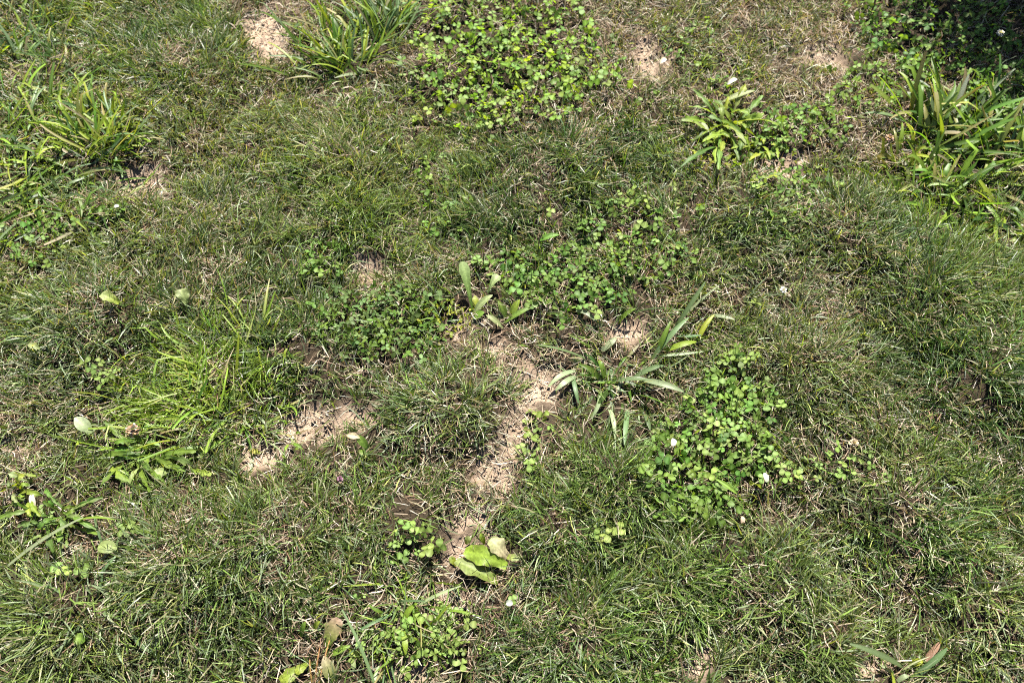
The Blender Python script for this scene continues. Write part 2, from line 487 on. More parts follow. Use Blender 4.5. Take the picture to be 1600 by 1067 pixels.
BOX = (-2.0, 2.0, -.3, 2.0)
a = lawn(46000, BOX, 13.5, 3, (.019, .055), (.0010, .0027))
grass = link('grass', quad_mesh('grass', *a, MAT_GRASS))
tag(grass, 'fine green lawn grass growing in uneven cushions', 'grass', kind='stuff')
b = thatch(290000, BOX, 2)
dry = link('dry_grass', quad_mesh('dry_grass', *b, MAT_DRY))
tag(dry, 'dead straw coloured grass matted between the green blades', 'dry grass', kind='stuff')
FAR = (-3.2, 3.2, -1.2, 3.6)
a2 = lawn(9500, FAR, 8, 3, (.03, .07), (.002, .004), False, 1.3)
b2 = thatch(45000, FAR, 2, False, 1.8)
o2 = link('lawn_grass', quad_mesh('lawn_grass', np.concatenate([a2[0], b2[0]]), np.concatenate([a2[1], b2[1] + len(a2[0])]), np.concatenate([a2[2], b2[2]]), MAT_GRASS))
tag(o2, 'rest of the lawn, thin green and dry grass', 'grass', kind='stuff')

# crumbs of earth
def crumbs(n):
    x = rng.uniform(-1.4, 1.4, n); y = rng.uniform(0, 1.8, n)
    S = bare(x, y)
    k = rng.random(n) < S * .9 + .02
    x, y = x[k], y[k]; N = len(x); z = ground_z(x, y)
    r = rng.gamma(1.6, .0011, N).clip(.0006, .008)
    oc = np.array([[1, 0, 0], [0, 1, 0], [-1, 0, 0], [0, -1, 0], [0, 0, 1], [0, 0, -1.0]])
    V = oc[None] * rng.uniform(.6, 1.3, (N, 6, 1)) * r[:, None, None]
    ang = rng.uniform(0, 6.28, N); ca, sa = np.cos(ang)[:, None], np.sin(ang)[:, None]
    V = np.stack([V[..., 0] * ca - V[..., 1] * sa, V[..., 0] * sa + V[..., 1] * ca, V[..., 2] * .75], -1)
    V += np.stack([x, y, z + r * .35], 1)[:, None]
    f = np.array([[0, 1, 4], [1, 2, 4], [2, 3, 4], [3, 0, 4], [1, 0, 5], [2, 1, 5], [3, 2, 5], [0, 3, 5]])
    F = (f[None] + (np.arange(N) * 6)[:, None, None]).reshape(-1, 3)
    return quad_mesh('soil_crumbs', V.reshape(-1, 3), F, np.ones((N * 6, 3)), MAT_SOIL, False)
tag(link('soil_crumbs', crumbs(130000)), 'loose crumbs of dry tan earth on the bare spots', 'earth', kind='stuff')

# ------------------------------------------------------------------ coarse grass tufts: each blade a part
WG_ = (.27, .36, .10); LIME = (.19, .295, .030); MIDG = (.10, .19, .022); BLUEG = (.13, .205, .085); YELG = (.24, .32, .028); DEAD = (.42, .27, .17); PALE = (.26, .32, .17); DKG = (.05, .105, .02)

def strip(path, widths, fold, c0, c1, origin, mat, sidehint=None, name='blade'):
    """folded grass leaf along a path, three vertices across"""
    path = np.asarray(path, float); n = len(path)
    T = np.gradient(path, axis=0); T /= np.linalg.norm(T, axis=1)[:, None] + 1e-9
    up = np.array([0, 0, 1.0])
    S = np.cross(T, up)
    ln = np.linalg.norm(S, axis=1)
    ref = S[np.argmax(ln)] / (ln.max() + 1e-9)
    S = np.where((ln > .12)[:, None], S / (ln[:, None] + 1e-9), ref)
    if sidehint is not None:
        ca, sa = math.cos(sidehint), math.sin(sidehint)
        S = S * ca + np.cross(T, S) * sa
    Nn = np.cross(S, T)
    V = np.zeros((n, 3, 3)); K = np.zeros((n, 3, 3))
    c0 = np.array(c0); c1 = np.array(c1)
    for k in range(n):
        f = k / (n - 1); w = widths[k] / 2
        c = c0 * (1 - f) + c1 * f
        V[k, 0] = path[k] - S[k] * w + Nn[k] * w * fold; V[k, 1] = path[k]; V[k, 2] = path[k] + S[k] * w + Nn[k] * w * fold
        K[k, 0] = c; K[k, 1] = c * 1.25 + .01; K[k, 2] = c
    F = []
    for k in range(n - 1):
        for j in range(2):
            a_ = k * 3 + j
            F.append((a_, a_ + 1, a_ + 4, a_ + 3))
    return quad_mesh(name, V.reshape(-1, 3) - np.asarray(origin), F, K.reshape(-1, 3), mat)

def bez(a, b, c, n):
    t = np.linspace(0, 1, n)[:, None]
    return a * (1 - t) ** 2 + 2 * b * t * (1 - t) + c * t * t

def blade_between(root, p0, p1, w, col, up0=0.004, up1=.03, arch=.02, blunt=.25, name='blade'):
    A = at(*p0, up0); B = at(*p1, up1)
    M = (A + B) / 2 + np.array([rng.normal(0, .004), rng.normal(0, .004), arch])
    path = bez(A, M, B, 8)
    f = np.linspace(0, 1, 8)
    ww = w * np.where(f < .3, .7 + f, 1.0) * np.where(f > .55, 1 - (1 - blunt) * ((f - .55) / .45) ** 1.6, 1.0)
    col = np.array(col) * rng.uniform(.88, 1.14)
    me = strip(path, ww, rng.uniform(.08, .4), col * .95, col * 1.05, root.location, MAT_COARSE, rng.normal(0, .35), name)
    return link(name, me, root)

def px2m(px, py):
    return float(np.linalg.norm(spot(px + 1, py) - spot(px, py)))

def tuft(label, c, n, Lr, Wr, azc, azs, cols, lift=(.5, 1.2), spread=14, group='coarse grass tufts in the lawn'):
    """c: place in plan; azimuths in degrees on the lawn (0 = right, 90 = away from the camera)"""
    o = at(*c)
    root = thing('coarse_grass_tuft', label, 'grass tuft', Vector(o), group)
    for k in range(n):
        az = R(azc + rng.uniform(-azs, azs))
        ang = rng.uniform(0, 6.28); r = 1.45 * spread * px2m(*c) * math.sqrt(rng.random())
        b = np.array([o[0] + math.cos(ang) * r + math.cos(az) * r * .5, o[1] + math.sin(ang) * r + math.sin(az) * r * .5, 0])
        b[2] = gz(b[0], b[1]) - .003
        L = rng.uniform(Lr[0] * .7, Lr[1]); th = rng.uniform(lift[0] + .2, lift[1] + .15); dth = rng.uniform(-.1, 1.2); m = 8
        kink = rng.integers(3, 7) if rng.random() < .3 else 99; kaz = rng.normal(0, .7)
        p = b.copy(); path = [p.copy()]; daz = rng.normal(0, .45)
        for q in range(m - 1):
            f = q / (m - 2); t_ = min(th + dth * f + (.7 if q >= kink else 0), 2.0); a_ = az + daz * f + (kaz if q >= kink else 0)
            p = p + np.array([math.cos(a_) * math.sin(t_), math.sin(a_) * math.sin(t_), math.cos(t_)]) * L / (m - 1)
            p[2] = max(p[2], b[2] + .006)
            path.append(p.copy())
        f = np.linspace(0, 1, m); bl = rng.choice([.12, .2, .6])
        ww = rng.uniform(Wr[0] * .62, Wr[1] * .85) * np.where(f < .3, .7 + f, 1.0) * np.where(f > .5, 1 - (1 - bl) * ((f - .5) / .5) ** 1.5, 1.0)
        col = np.array(cols[rng.integers(0, len(cols))]) * rng.uniform(.8, 1.2)
        tipc = col * 1.05 if rng.random() < .85 else col * .4 + np.array(DEAD) * .6
        link('blade', strip(path, ww, rng.uniform(.05, .45), col * .9, tipc, o, MAT_COARSE, rng.normal(0, .45)), root)
    return root

t1 = tuft('broad bladed grass tuft sprawling flat beside the bare earth at the centre', (965, 596), 61, (.05, .10), (.005, .009), 0, 180,
          [MIDG, BLUEG, DKG, PALE], (.8, 1.3), 22)
for (p0, p1, w, col, u1, ar) in [
    ((1019, 560), (1076, 496), 8, BLUEG, .05, .03), ((1050, 520), (1102, 440), 7, BLUEG, .07, .02), ((1025, 556), (1048, 502), 8, MIDG, .05, .02),
    ((1037, 549), (1088, 534), 9, YELG, .03, .02), ((1090, 532), (1116, 492), 8, YELG, .03, .01), ((962, 595), (1013, 593), 10, BLUEG, .035, .015),
    ((1005, 594), (1068, 612), 10, PALE, .03, .02), ((996, 617), (1044, 634), 10, MIDG, .03, .012), ((988, 592), (1038, 571), 8, BLUEG, .03, .015),
    ((899, 580), (857, 604), 9, PALE, .02, .02), ((899, 588), (868, 610), 9, PALE, .02, .02), ((895, 588), (904, 630), 7, BLUEG, .015, .02),
    ((936, 592), (905, 569), 8, MIDG, .03, .02), ((945, 590), (936, 563), 9, MIDG, .03, .02), ((940, 548), (963, 527), 10, PALE, .02, .012),
    ((914, 560), (838, 539), 8, BLUEG, .03, .02), ((936, 618), (923, 654), 7, PALE, .015, .02), ((952, 640), (961, 686), 7, PALE, .015, .02),
    ((981, 640), (976, 695), 8, BLUEG, .02, .02), ((1008, 648), (1016, 672), 7, BLUEG, .02, .01), ((966, 505), (993, 482), 8, MIDG, .03, .01),
    ((900, 486), (932, 503), 7, PALE, .02, .015), ((1058, 526), (1096, 523), 6, BLUEG, .02, .01), ((1108, 494), (1149, 500), 7, PALE, .025, .01),
    ((1030, 556), (1100, 549), 5, PALE, .02, .01), ((1066, 497), (1124, 445), 4, PALE, .05, .01), ((950, 612), (932, 640), 8, DKG, .015, .015),
    ((1035, 530), (1044, 512), 8, MIDG, .05, .01)]:
    blade_between(t1, p0, p1, w * px2m(*p0), col, .012, u1, ar)

t2 = tuft('bright lime green grass tuft combed outwards left of the bare earth', (325, 618), 300, (.05, .115), (.0028, .0062), 150, 95,
          [LIME, LIME, LIME, YELG, MIDG, WG_], (.55, 1.15), 70)
t2b = tuft('small lime grass tuft leaning over the dry earth below the larger lime tuft', (400, 650), 36, (.04, .08), (.003, .006), -40, 80, [LIME, MIDG, PALE], (.6, 1.2), 24)
tuft('upright fan of coarse grass left of the small bare spot in the upper lawn', (160, 228), 212, (.06, .13), (.0055, .010), 80, 110, [MIDG, LIME, BLUEG, YELG], (.25, 1.1), 30)
tuft('coarse grass tuft with long crossing blades at the left edge, above the clover', (45, 290), 168, (.06, .13), (.005, .009), 30, 180, [MIDG, LIME, MIDG, BLUEG], (.6, 1.25), 50)
tuft('coarse grass blades strewn between the corner tuft and the upright fan, upper left', (90, 160), 134, (.06, .12), (.005, .009), 40, 180, [MIDG, LIME, BLUEG, YELG], (.7, 1.3), 70)
tuft('coarse grass hanging over the clover at the left edge', (105, 325), 97, (.05, .11), (.005, .009), -60, 120, [MIDG, LIME, PALE, DKG], (.7, 1.3), 50)
tuft('coarse grass at the left edge between the two larger tufts there', (15, 215), 89, (.06, .12), (.005, .009), 30, 120, [MIDG, LIME, BLUEG], (.5, 1.2), 45)
tuft('dark coarse grass tuft in the top left corner', (35, 85), 134, (.07, .14), (.005, .009), 60, 140, [MIDG, DKG, BLUEG, LIME], (.4, 1.2), 55)
tuft('tall fan of coarse grass beside the bare spot at the top, straw at its heart', (528, 104), 156, (.08, .15), (.005, .009), 100, 90, [MIDG, YELG, BLUEG, MIDG], (.3, 1.1), 34)
tuft('coarse upright grass tuft touching the big clover patch at the top', (600, 62), 134, (.08, .16), (.005, .009), 85, 60, [MIDG, BLUEG, BLUEG, YELG], (.15, .85), 22)
tuft('low coarse grass with pale bent blades in front of the tall top fan', (560, 118), 28, (.05, .09), (.006, .010), -70, 90, [BLUEG, PALE, MIDG], (.8, 1.35), 30)
tr = tuft('tall coarse grass tuft with one white streaked blade, below the shaded clover', (1470, 215), 98, (.08, .16), (0.0095, 0.0162), 80, 110, [MIDG, LIME, MIDG, DKG], (.25, 1.0), 34)
for (p0, p1, w, col, u1, ar) in [((1488, 180), (1514, 116), 7, (.5, .52, .42), .08, .01), ((1412, 190), (1352, 177), 8, BLUEG, .03, .02),
                                 ((1460, 178), (1442, 128), 8, BLUEG, .06, .01), ((1425, 228), (1416, 195), 9, YELG, .04, .01), ((1500, 205), (1560, 160), 8, BLUEG, .05, .02)]:
    blade_between(tr, p0, p1, w * px2m(*p0), col, .012, u1, ar)
tuft('dense coarse grass tuft at the right edge with arching pale blades', (1555, 235), 112, (.08, .16), (0.0081, 0.0149), 60, 120, [MIDG, BLUEG, LIME, DKG], (.3, 1.1), 50)
tuft('coarse grass tuft below the two tall ones at the right edge', (1530, 330), 112, (.06, .12), (0.0081, 0.0135), 10, 180, [MIDG, MIDG, YELG, LIME, DKG], (.5, 1.15), 46)
tuft('short coarse grass tuft under the white streaked one, blades pointing up', (1440, 290), 56, (.05, .10), (0.0081, 0.0135), 85, 70, [YELG, MIDG, LIME], (.3, .9), 34)
o = at(1412, 1046)
t7 = thing('coarse_grass_tuft', 'few broad single blades spread in a V at the bottom edge, one reddish and dead', 'grass tuft', Vector(o), 'coarse grass tufts in the lawn')
for (p0, p1, w, col, u1, ar) in [((1412, 1042), (1327, 1005), 10, BLUEG, .03, .03), ((1424, 1060), (1480, 1012), 11, BLUEG, .035, .02), ((1418, 1041), (1442, 1036), 11, YELG, .02, .01),
                                 ((1442, 1034), (1468, 1003), 10, DEAD, .03, .008), ((1391, 1046), (1395, 1080), 9, YELG, .03, .02), ((1394, 1052), (1371, 1038), 7, PALE, .015, .01), ((1402, 1064), (1420, 1056), 8, PALE, .02, .01)]:
    blade_between(t7, p0, p1, w * px2m(*p0), col, .008, u1, ar)
t8 = tuft('loose grass tuft among small clover near the bottom, two short broad blades', (628, 955), 64, (.05, .10), (.003, .0055), 60, 180, [MIDG, LIME, BLUEG], (.5, 1.2), 36)
for (p0, p1, w, col, u1, ar) in [((630, 985), (634, 1022), 9, LIME, .02, .015), ((632, 972), (652, 942), 9, LIME, .03, .012), ((610, 960), (560, 985), 5, BLUEG, .03, .02),
                                 ((655, 945), (720, 915), 5, PALE, .02, .01), ((600, 960), (575, 945), 7, MIDG, .02, .015)]:
    blade_between(t8, p0, p1, w * px2m(*p0), col, .012, u1, ar)
o = at(585, 1064)
t9 = thing('grass_stem', 'long smooth blue green grass stem lying slantwise at the bottom edge', 'grass stem', Vector(o))
blade_between(t9, (588, 1078), (534, 952), 5.5 * px2m(560, 1000), BLUEG, .03, .05, .012, .35)
blade_between(t9, (588, 1078), (592, 1040), 6 * px2m(560, 1000), PALE, .03, .03, .01, .3, 'blade')
t10 = tuft('thin grass tuft with grey green blades in the lower left, above one round leaf', (165, 935), 36, (.04, .085), (.004, .008), 90, 180, [BLUEG, MIDG, PALE, BLUEG], (.7, 1.3), 36)
o = at(20, 880)
t11 = thing('grass_stem', 'long pale grass stem lying slantwise across the lower left weeds', 'grass stem', Vector(o))
blade_between(t11, (12, 884), (130, 808), 6 * px2m(60, 850), PALE, .03, .045, .006, .35)
blade_between(t11, (125, 812), (180, 812), 5 * px2m(60, 850), LIME, .04, .03, .012, .25)

# ------------------------------------------------------------------ broad leaved weeds: each leaf a part
def leaf_mesh(A, B, width, arch, origin, c0, c1, kind='lance', wave=0.0, fold=.15, roll=0.0, mat=None, rib=1.35):
    n, mcol = (16, 7) if kind == 'lobed' else ((25, 9) if kind == 'wavy' else (11, 5))
    A = np.asarray(A, float); B = np.asarray(B, float)
    M = (A + B) / 2 + np.array([0, 0, arch])
    path = bez(A, M, B, n)
    T = np.gradient(path, axis=0); T /= np.linalg.norm(T, axis=1)[:, None] + 1e-9
    S = np.cross(T, np.array([0, 0, 1.0])); ln = np.linalg.norm(S, axis=1)
    ref = S[np.argmax(ln)] / (ln.max() + 1e-9)
    S = np.where((ln > .15)[:, None], S / (ln[:, None] + 1e-9), ref)
    ca, sa = math.cos(roll), math.sin(roll)
    S = S * ca + np.cross(T, S) * sa
    Nn = np.cross(S, T)
    f = np.linspace(0, 1, n)
    if kind == 'lance': w = np.sin(math.pi * np.clip(f * .93 + .06, 0, 1)) ** .8 * (1 - .15 * (f < .3))
    elif kind == 'spoon': w = np.clip(.16 + 1.1 * f ** 1.5, 0, 1) * np.clip((1.03 - f) / .2, 0, 1) ** .5
    elif kind == 'round': w = np.sqrt(np.clip(1 - (2 * (f * .97 + .015) - 1) ** 2, 0, 1))
    elif kind == 'lobed':
        w = (.25 + .75 * f ** .8) * np.clip((1.04 - f) / .3, 0, 1) ** .6 * (.42 + .58 * np.abs(np.sin(f * math.pi * 4.2 + rng.uniform(0, 2))))
    else: w = np.clip(.35 + 1.2 * f, 0, 1) * np.clip((1.05 - f) / .35, 0, 1) ** .5 * (1 + .08 * np.sin(f * 23))
    ph = rng.uniform(0, 6.28)
    u = np.linspace(-1, 1, mcol)
    V = np.zeros((n, mcol, 3)); K = np.zeros((n, mcol, 3)); c0 = np.array(c0); c1 = np.array(c1)
    for k in range(n):
        for j, q in enumerate(u):
            e = q * w[k] * width / 2
            hgt = abs(q) * w[k] * width / 2 * fold + wave * width * (q * q) * math.sin(f[k] * 13 + ph + q * 1.7)
            V[k, j] = path[k] + S[k] * e + Nn[k] * hgt
            c = c0 * (1 - f[k]) + c1 * f[k]
            vein = (k - 2 * abs(j - mcol // 2)) % 5 == 0
            K[k, j] = c * (rib if j == mcol // 2 else (1.22 if vein and mcol > 5 else .96))
            if kind == 'wavy' and abs(q) > .9 and math.sin(k * 2.1 + ph) > .2: K[k, j] = c * .4 + np.array(BRN) * .6
    F = [(k * mcol + j, k * mcol + j + 1, (k + 1) * mcol + j + 1, (k + 1) * mcol + j) for k in range(n - 1) for j in range(mcol - 1)]
    return quad_mesh('leaf', V.reshape(-1, 3) - np.asarray(origin), F, K.reshape(-1, 3), mat or MAT_LEAF)

def leaf(root, p0, p1, w, c0, c1=None, kind='lance', up0=.004, up1=.025, arch=.015, wave=0.0, fold=.15, roll=0.0, label=None):
    me = leaf_mesh(at(*p0, up0), at(*p1, up1), w * px2m(*p0), arch, root.location, c0, c1 if c1 is not None else c0, kind, wave, fold, roll)
    o_ = link('leaf', me, root)
    if label: o_['label'] = label
    return o_

def tube_mesh(path, r0, r1, origin, col, mat, name='stem', sides=5):
    path = np.asarray(path, float); n = len(path)
    T = np.gradient(path, axis=0); T /= np.linalg.norm(T, axis=1)[:, None] + 1e-9
    V = []
    for k in range(n):
        a_ = np.cross(T[k], [0.31, .2, .93]); a_ /= np.linalg.norm(a_) + 1e-9; b_ = np.cross(T[k], a_)
        r = r0 + (r1 - r0) * k / (n - 1)
        for s in range(sides):
            g = 2 * math.pi * s / sides
            V.append(path[k] + (a_ * math.cos(g) + b_ * math.sin(g)) * r)
    F = [(k * sides + s, k * sides + (s + 1) % sides, (k + 1) * sides + (s + 1) % sides, (k + 1) * sides + s) for k in range(n - 1) for s in range(sides)]
    return quad_mesh(name, np.array(V) - np.asarray(origin), F, np.tile(np.array(col, float), (len(V), 1)), mat)

BRN = (.27, .19, .12); WG = (.22, .30, .10); LG = (.15, .245, .035); PG = (.27, .33, .14); DG = (.07, .14, .024); YG = (.24, .32, .04); TAN = (.46, .40, .24); BRN = (.27, .19, .12)

def weed(name, label, cat, c, group=None):
    return thing(name, label, cat, Vector(at(*c)), group)

w1 = weed('plantain_weed', 'upright plantain weed with one tall pale tipped leaf at the edge of the bare earth', 'weed', (740, 490))
leaf(w1, (739, 488), (722, 409), 19, LG, PG, 'spoon', 0, .065, .02, .02, .25, .2, 'tall leaf with a pale bent tip')
leaf(w1, (738, 493), (770, 461), 12, PG, PG, 'lance', .002, .035, .02, 0, .2)
leaf(w1, (762, 458), (779, 430), 16, WG, PG, 'spoon', .02, .04, .012, .03, .2)
leaf(w1, (786, 513), (759, 492), 9, PG, PG, 'lance', .006, .02, .012, 0, .2)
leaf(w1, (738, 499), (757, 488), 14, LG, LG, 'lance', .003, .02, .008, 0, .1)
leaf(w1, (744, 482), (742, 462), 11, YG, YG, 'lance', .003, .015, .008, 0, .1)
leaf(w1, (795, 500), (812, 468), 12, LG, YG, 'lance', .003, .03, .01, .02, .2)
leaf(w1, (792, 498), (778, 470), 11, DG, LG, 'lance', .003, .025, .01, .02, .2)
leaf(w1, (788, 505), (832, 480), 9, LG, LG, 'lance', .003, .02, .015, 0, .2)

w2 = weed('curled_leaf_weed', 'weed with large pale yellow green wavy leaves curling up beside the bare earth', 'weed', (770, 885))
leaf(w2, (792, 884), (726, 860), 30, YG, YG, 'wavy', .018, .032, .018, .10, .1, -.25)
leaf(w2, (778, 910), (712, 876), 30, LG, WG, 'wavy', .006, .024, .014, .08, .3, .35)
leaf(w2, (793, 872), (766, 842), 28, TAN, PG, 'wavy', .012, .034, .016, .08, .15, .2, 'faded tan leaf')
leaf(w2, (757, 850), (750, 833), 9, YG, YG, 'lance', .004, .02, .008, .02, .3)
leaf(w2, (788, 870), (812, 873), 12, YG, PG, 'wavy', .01, .018, .008, .06, .2)
leaf(w2, (714, 884), (703, 870), 11, YG, LG, 'wavy', .004, .012, .005, .05, .2)
leaf(w2, (728, 850), (734, 838), 11, LG, PG, 'wavy', .004, .012, .005, .05, .2)

w3 = weed('withered_weed', 'half withered broad leaved weed with brown spotted leaf and orange stalks at the bottom edge', 'weed', (500, 1045))
leaf(w3, (510, 1010), (530, 966), 26, LG, BRN, 'wavy', .006, .022, .012, .05, .15, .2, 'brown spotted leaf')
leaf(w3, (522, 1066), (506, 1024), 20, LG, TAN, 'lance', .004, .02, .01, .03, .2, .1, 'yellowing leaf')
leaf(w3, (478, 1042), (438, 1064), 21, LG, YG, 'wavy', .004, .02, .012, .07, .15)
leaf(w3, (482, 1036), (462, 1052), 14, LG, YG, 'wavy', .004, .02, .012, .06, .15)
leaf(w3, (515, 1025), (548, 1008), 10, LG, LG, 'lance', .004, .025, .012, .02, .3)
leaf(w3, (545, 1012), (562, 1028), 9, LG, YG, 'lance', .01, .02, .012, .02, .3)
leaf(w3, (554, 1020), (553, 1045), 9, PG, PG, 'spoon', .01, .014, .01, .02, .2)
leaf(w3, (470, 995), (478, 970), 9, DG, LG, 'lance', .004, .03, .01, .02, .2)
leaf(w3, (490, 985), (500, 970), 9, LG, YG, 'lance', .004, .025, .01, .02, .2)
for (p0, p1) in [((492, 1068), (500, 1010)), ((498, 1070), (515, 1000)), ((488, 1068), (484, 1030))]:
    A, B = at(*p0, .004), at(*p1, .018)
    link('stalk', tube_mesh(bez(A, (A + B) / 2 + [0, 0, .008], B, 6), .0016, .001, w3.location, (.50, .30, .12), MAT_LEAF), w3)

def rosette(name, label, c_, n, lr, wr, kind, cols, azoff=0, spread=1.0, squash=.75, up=(.012, .035)):
    r_ = weed(name, label, 'weed', c_)
    for k in range(n):
        a_ = azoff + 360 * spread * k / n + rng.uniform(-35, 35)
        l = rng.uniform(lr[0] * .55, lr[1])
        c = (c_[0] + rng.normal(0, 15), c_[1] + rng.normal(0, 11))
        p1 = (c[0] + math.cos(R(a_)) * l, c[1] - math.sin(R(a_)) * l * squash)
        p0 = (c[0] + math.cos(R(a_)) * 5, c[1] - math.sin(R(a_)) * 4)
        i = rng.integers(0, len(cols)); j = rng.integers(0, len(cols))
        leaf(r_, p0, p1, rng.uniform(*wr) * .72, cols[i], cols[j], kind, .006, rng.uniform(*up), rng.uniform(.006, .034), .09, rng.uniform(.05, .35), rng.normal(0, .4))
    return r_

w4 = rosette('dandelion_weed', 'leafy dandelion weed below the lime grass tuft, left of the bare earth', (222, 712), 30, (34, 84), (13, 21), 'lobed', [LG, LG, DG, MIDG, WG], 10, up=(.012, .04))
leaf(w4, (262, 734), (240, 744), 17, WG, PG, 'round', .02, .03, .006, 0, .1)
leaf(w4, (170, 730), (204, 752), 22, YG, LG, 'lobed', .015, .02, .012, .05, .2)
leaf(w4, (300, 720), (345, 690), 16, LG, YG, 'lobed', .006, .02, .012, .05, .2)
leaf(w4, (290, 735), (330, 742), 15, LG, YG, 'lobed', .006, .02, .012, .05, .2)
w5 = rosette('dandelion_weed', 'toothed dandelion weed under a long pale stem at the lower left', (88, 812), 30, (34, 80), (12, 19), 'lobed', [LG, DG, WG, MIDG], 0, up=(.012, .036))
rosette('dandelion_weed', 'small toothed weed at the left edge above the long pale stem', (40, 768), 14, (26, 52), (12, 20), 'lobed', [LG, PG, YG], 30, up=(.02, .045))
w6 = rosette('dandelion_weed', 'yellow green dandelion rosette in the upper lawn, right of the big clover patch', (1128, 200), 34, (30, 88), (13, 21), 'lobed', [LG, YG, DG, WG, YG], 0, 1, .8, (.015, .05))
leaf(w6, (1105, 215), (1097, 192), 12, PG, PG, 'round', .02, .03, .004, 0, .1)
leaf(w6, (1128, 160), (1180, 142), 10, PG, PG, 'lance', .02, .035, .01, 0, .2)
rosette('low_weed', 'low yellowish weed between the dandelion rosette and the small bare spot', (1185, 236), 26, (20, 56), (10, 16), 'lobed', [YG, LG, DG, YG], 15, 1, .8, (.01, .04))
w7 = rosette('seedling', 'small pointed seedling on the bare earth right of the lime tuft', (447, 692), 7, (16, 34), (6, 9), 'lance', [LG, MIDG, YG], 20, 1, .9, (.015, .03))
rosette('seedling', 'tiny pale seedling on the bare earth below the curled leaf weed', (733, 938), 5, (10, 24), (5, 8), 'lance', [LG, PG], 60, 1, .9, (.01, .025))

def single(name, label, cat, p0, p1, w, c0, c1, kind, **kw):
    r_ = weed(name, label, cat, p0)
    leaf(r_, p0, p1, w, c0, c1, kind, **kw)
    A = at(*p0, -.004); B = at(*p0, kw.get('up0', .004))
    D = np.array([0.004, .004, 0])
    link('stalk', tube_mesh(bez(A + D * 3, (A + B) / 2 + D, B, 5), .0011, .0009, r_.location, np.array(c0) * .9, MAT_LEAF), r_)
    return r_
single('weed_leaf', 'yellow green folded leaf rising from the grass at the left, left of a paler leaf', 'leaf', (186, 474), (158, 460), 17, YG, PG, 'wavy', up0=.022, up1=.034, arch=.01, wave=.06, fold=.4)
single('weed_leaf', 'pale notched leaf standing out of the left lawn, right of a folded leaf', 'leaf', (292, 474), (282, 452), 22, WG, PG, 'wavy', up0=.022, up1=.034, arch=.008, wave=.08, fold=.2)
single('weed_leaf', 'nearly white leaf standing out of the grass at the left edge', 'leaf', (144, 676), (117, 652), 20, PG, (.44, .48, .33), 'lance', up0=.03, up1=.05, arch=.01, wave=.02, fold=.15)
single('weed_leaf', 'dark green pointed leaf in dry grass above the middle clover', 'leaf', (842, 377), (874, 367), 10, MIDG, LG, 'lance', up0=.02, up1=.03, arch=.01, fold=.3)
single('weed_leaf', 'round bright green leaf low in the lower left grass', 'leaf', (183, 856), (153, 854), 20, WG, WG, 'round', up0=.02, up1=.025, arch=.008, fold=.1)
single('weed_leaf', 'round lime leaf near the bottom left, below the grey green tuft', 'leaf', (134, 998), (115, 998), 17, LG, YG, 'round', up0=.015, up1=.02, arch=.006, fold=.1)
w8 = single('weed_leaf', 'arching dark leaf with a tan folded tip on the dry grass left of centre', 'leaf', (576, 702), (556, 680), 13, DG, LG, 'lance', up0=.006, up1=.03, arch=.012, fold=.3)
leaf(w8, (562, 684), (541, 680), 11, TAN, TAN, 'lance', 'x' and .03, .034, .006, .02, .3, 0, 'tan folded tip')
leaf(w8, (562, 700), (572, 718), 9, LG, DG, 'lance', .01, .012, .012, .02, .3)
single('weed_leaf', 'yellowed leaf lying on the bare earth under the lime tuft', 'leaf', (408, 708), (388, 703), 9, YG, (.5, .42, .10), 'lance', up0=.008, up1=.012, arch=.004, fold=.2)
single('weed_leaf', 'single pale green leaf edge in the grass at the far left', 'leaf', (62, 545), (44, 538), 11, WG, PG, 'lance', up0=.03, up1=.035, arch=.006, fold=.3)
single('weed_leaf', 'yellow green blade of a weed lying over the right clover patch', 'leaf', (1118, 748), (1152, 772), 8, LG, LG, 'lance', up0=.045, up1=.04, arch=.006, fold=.5)

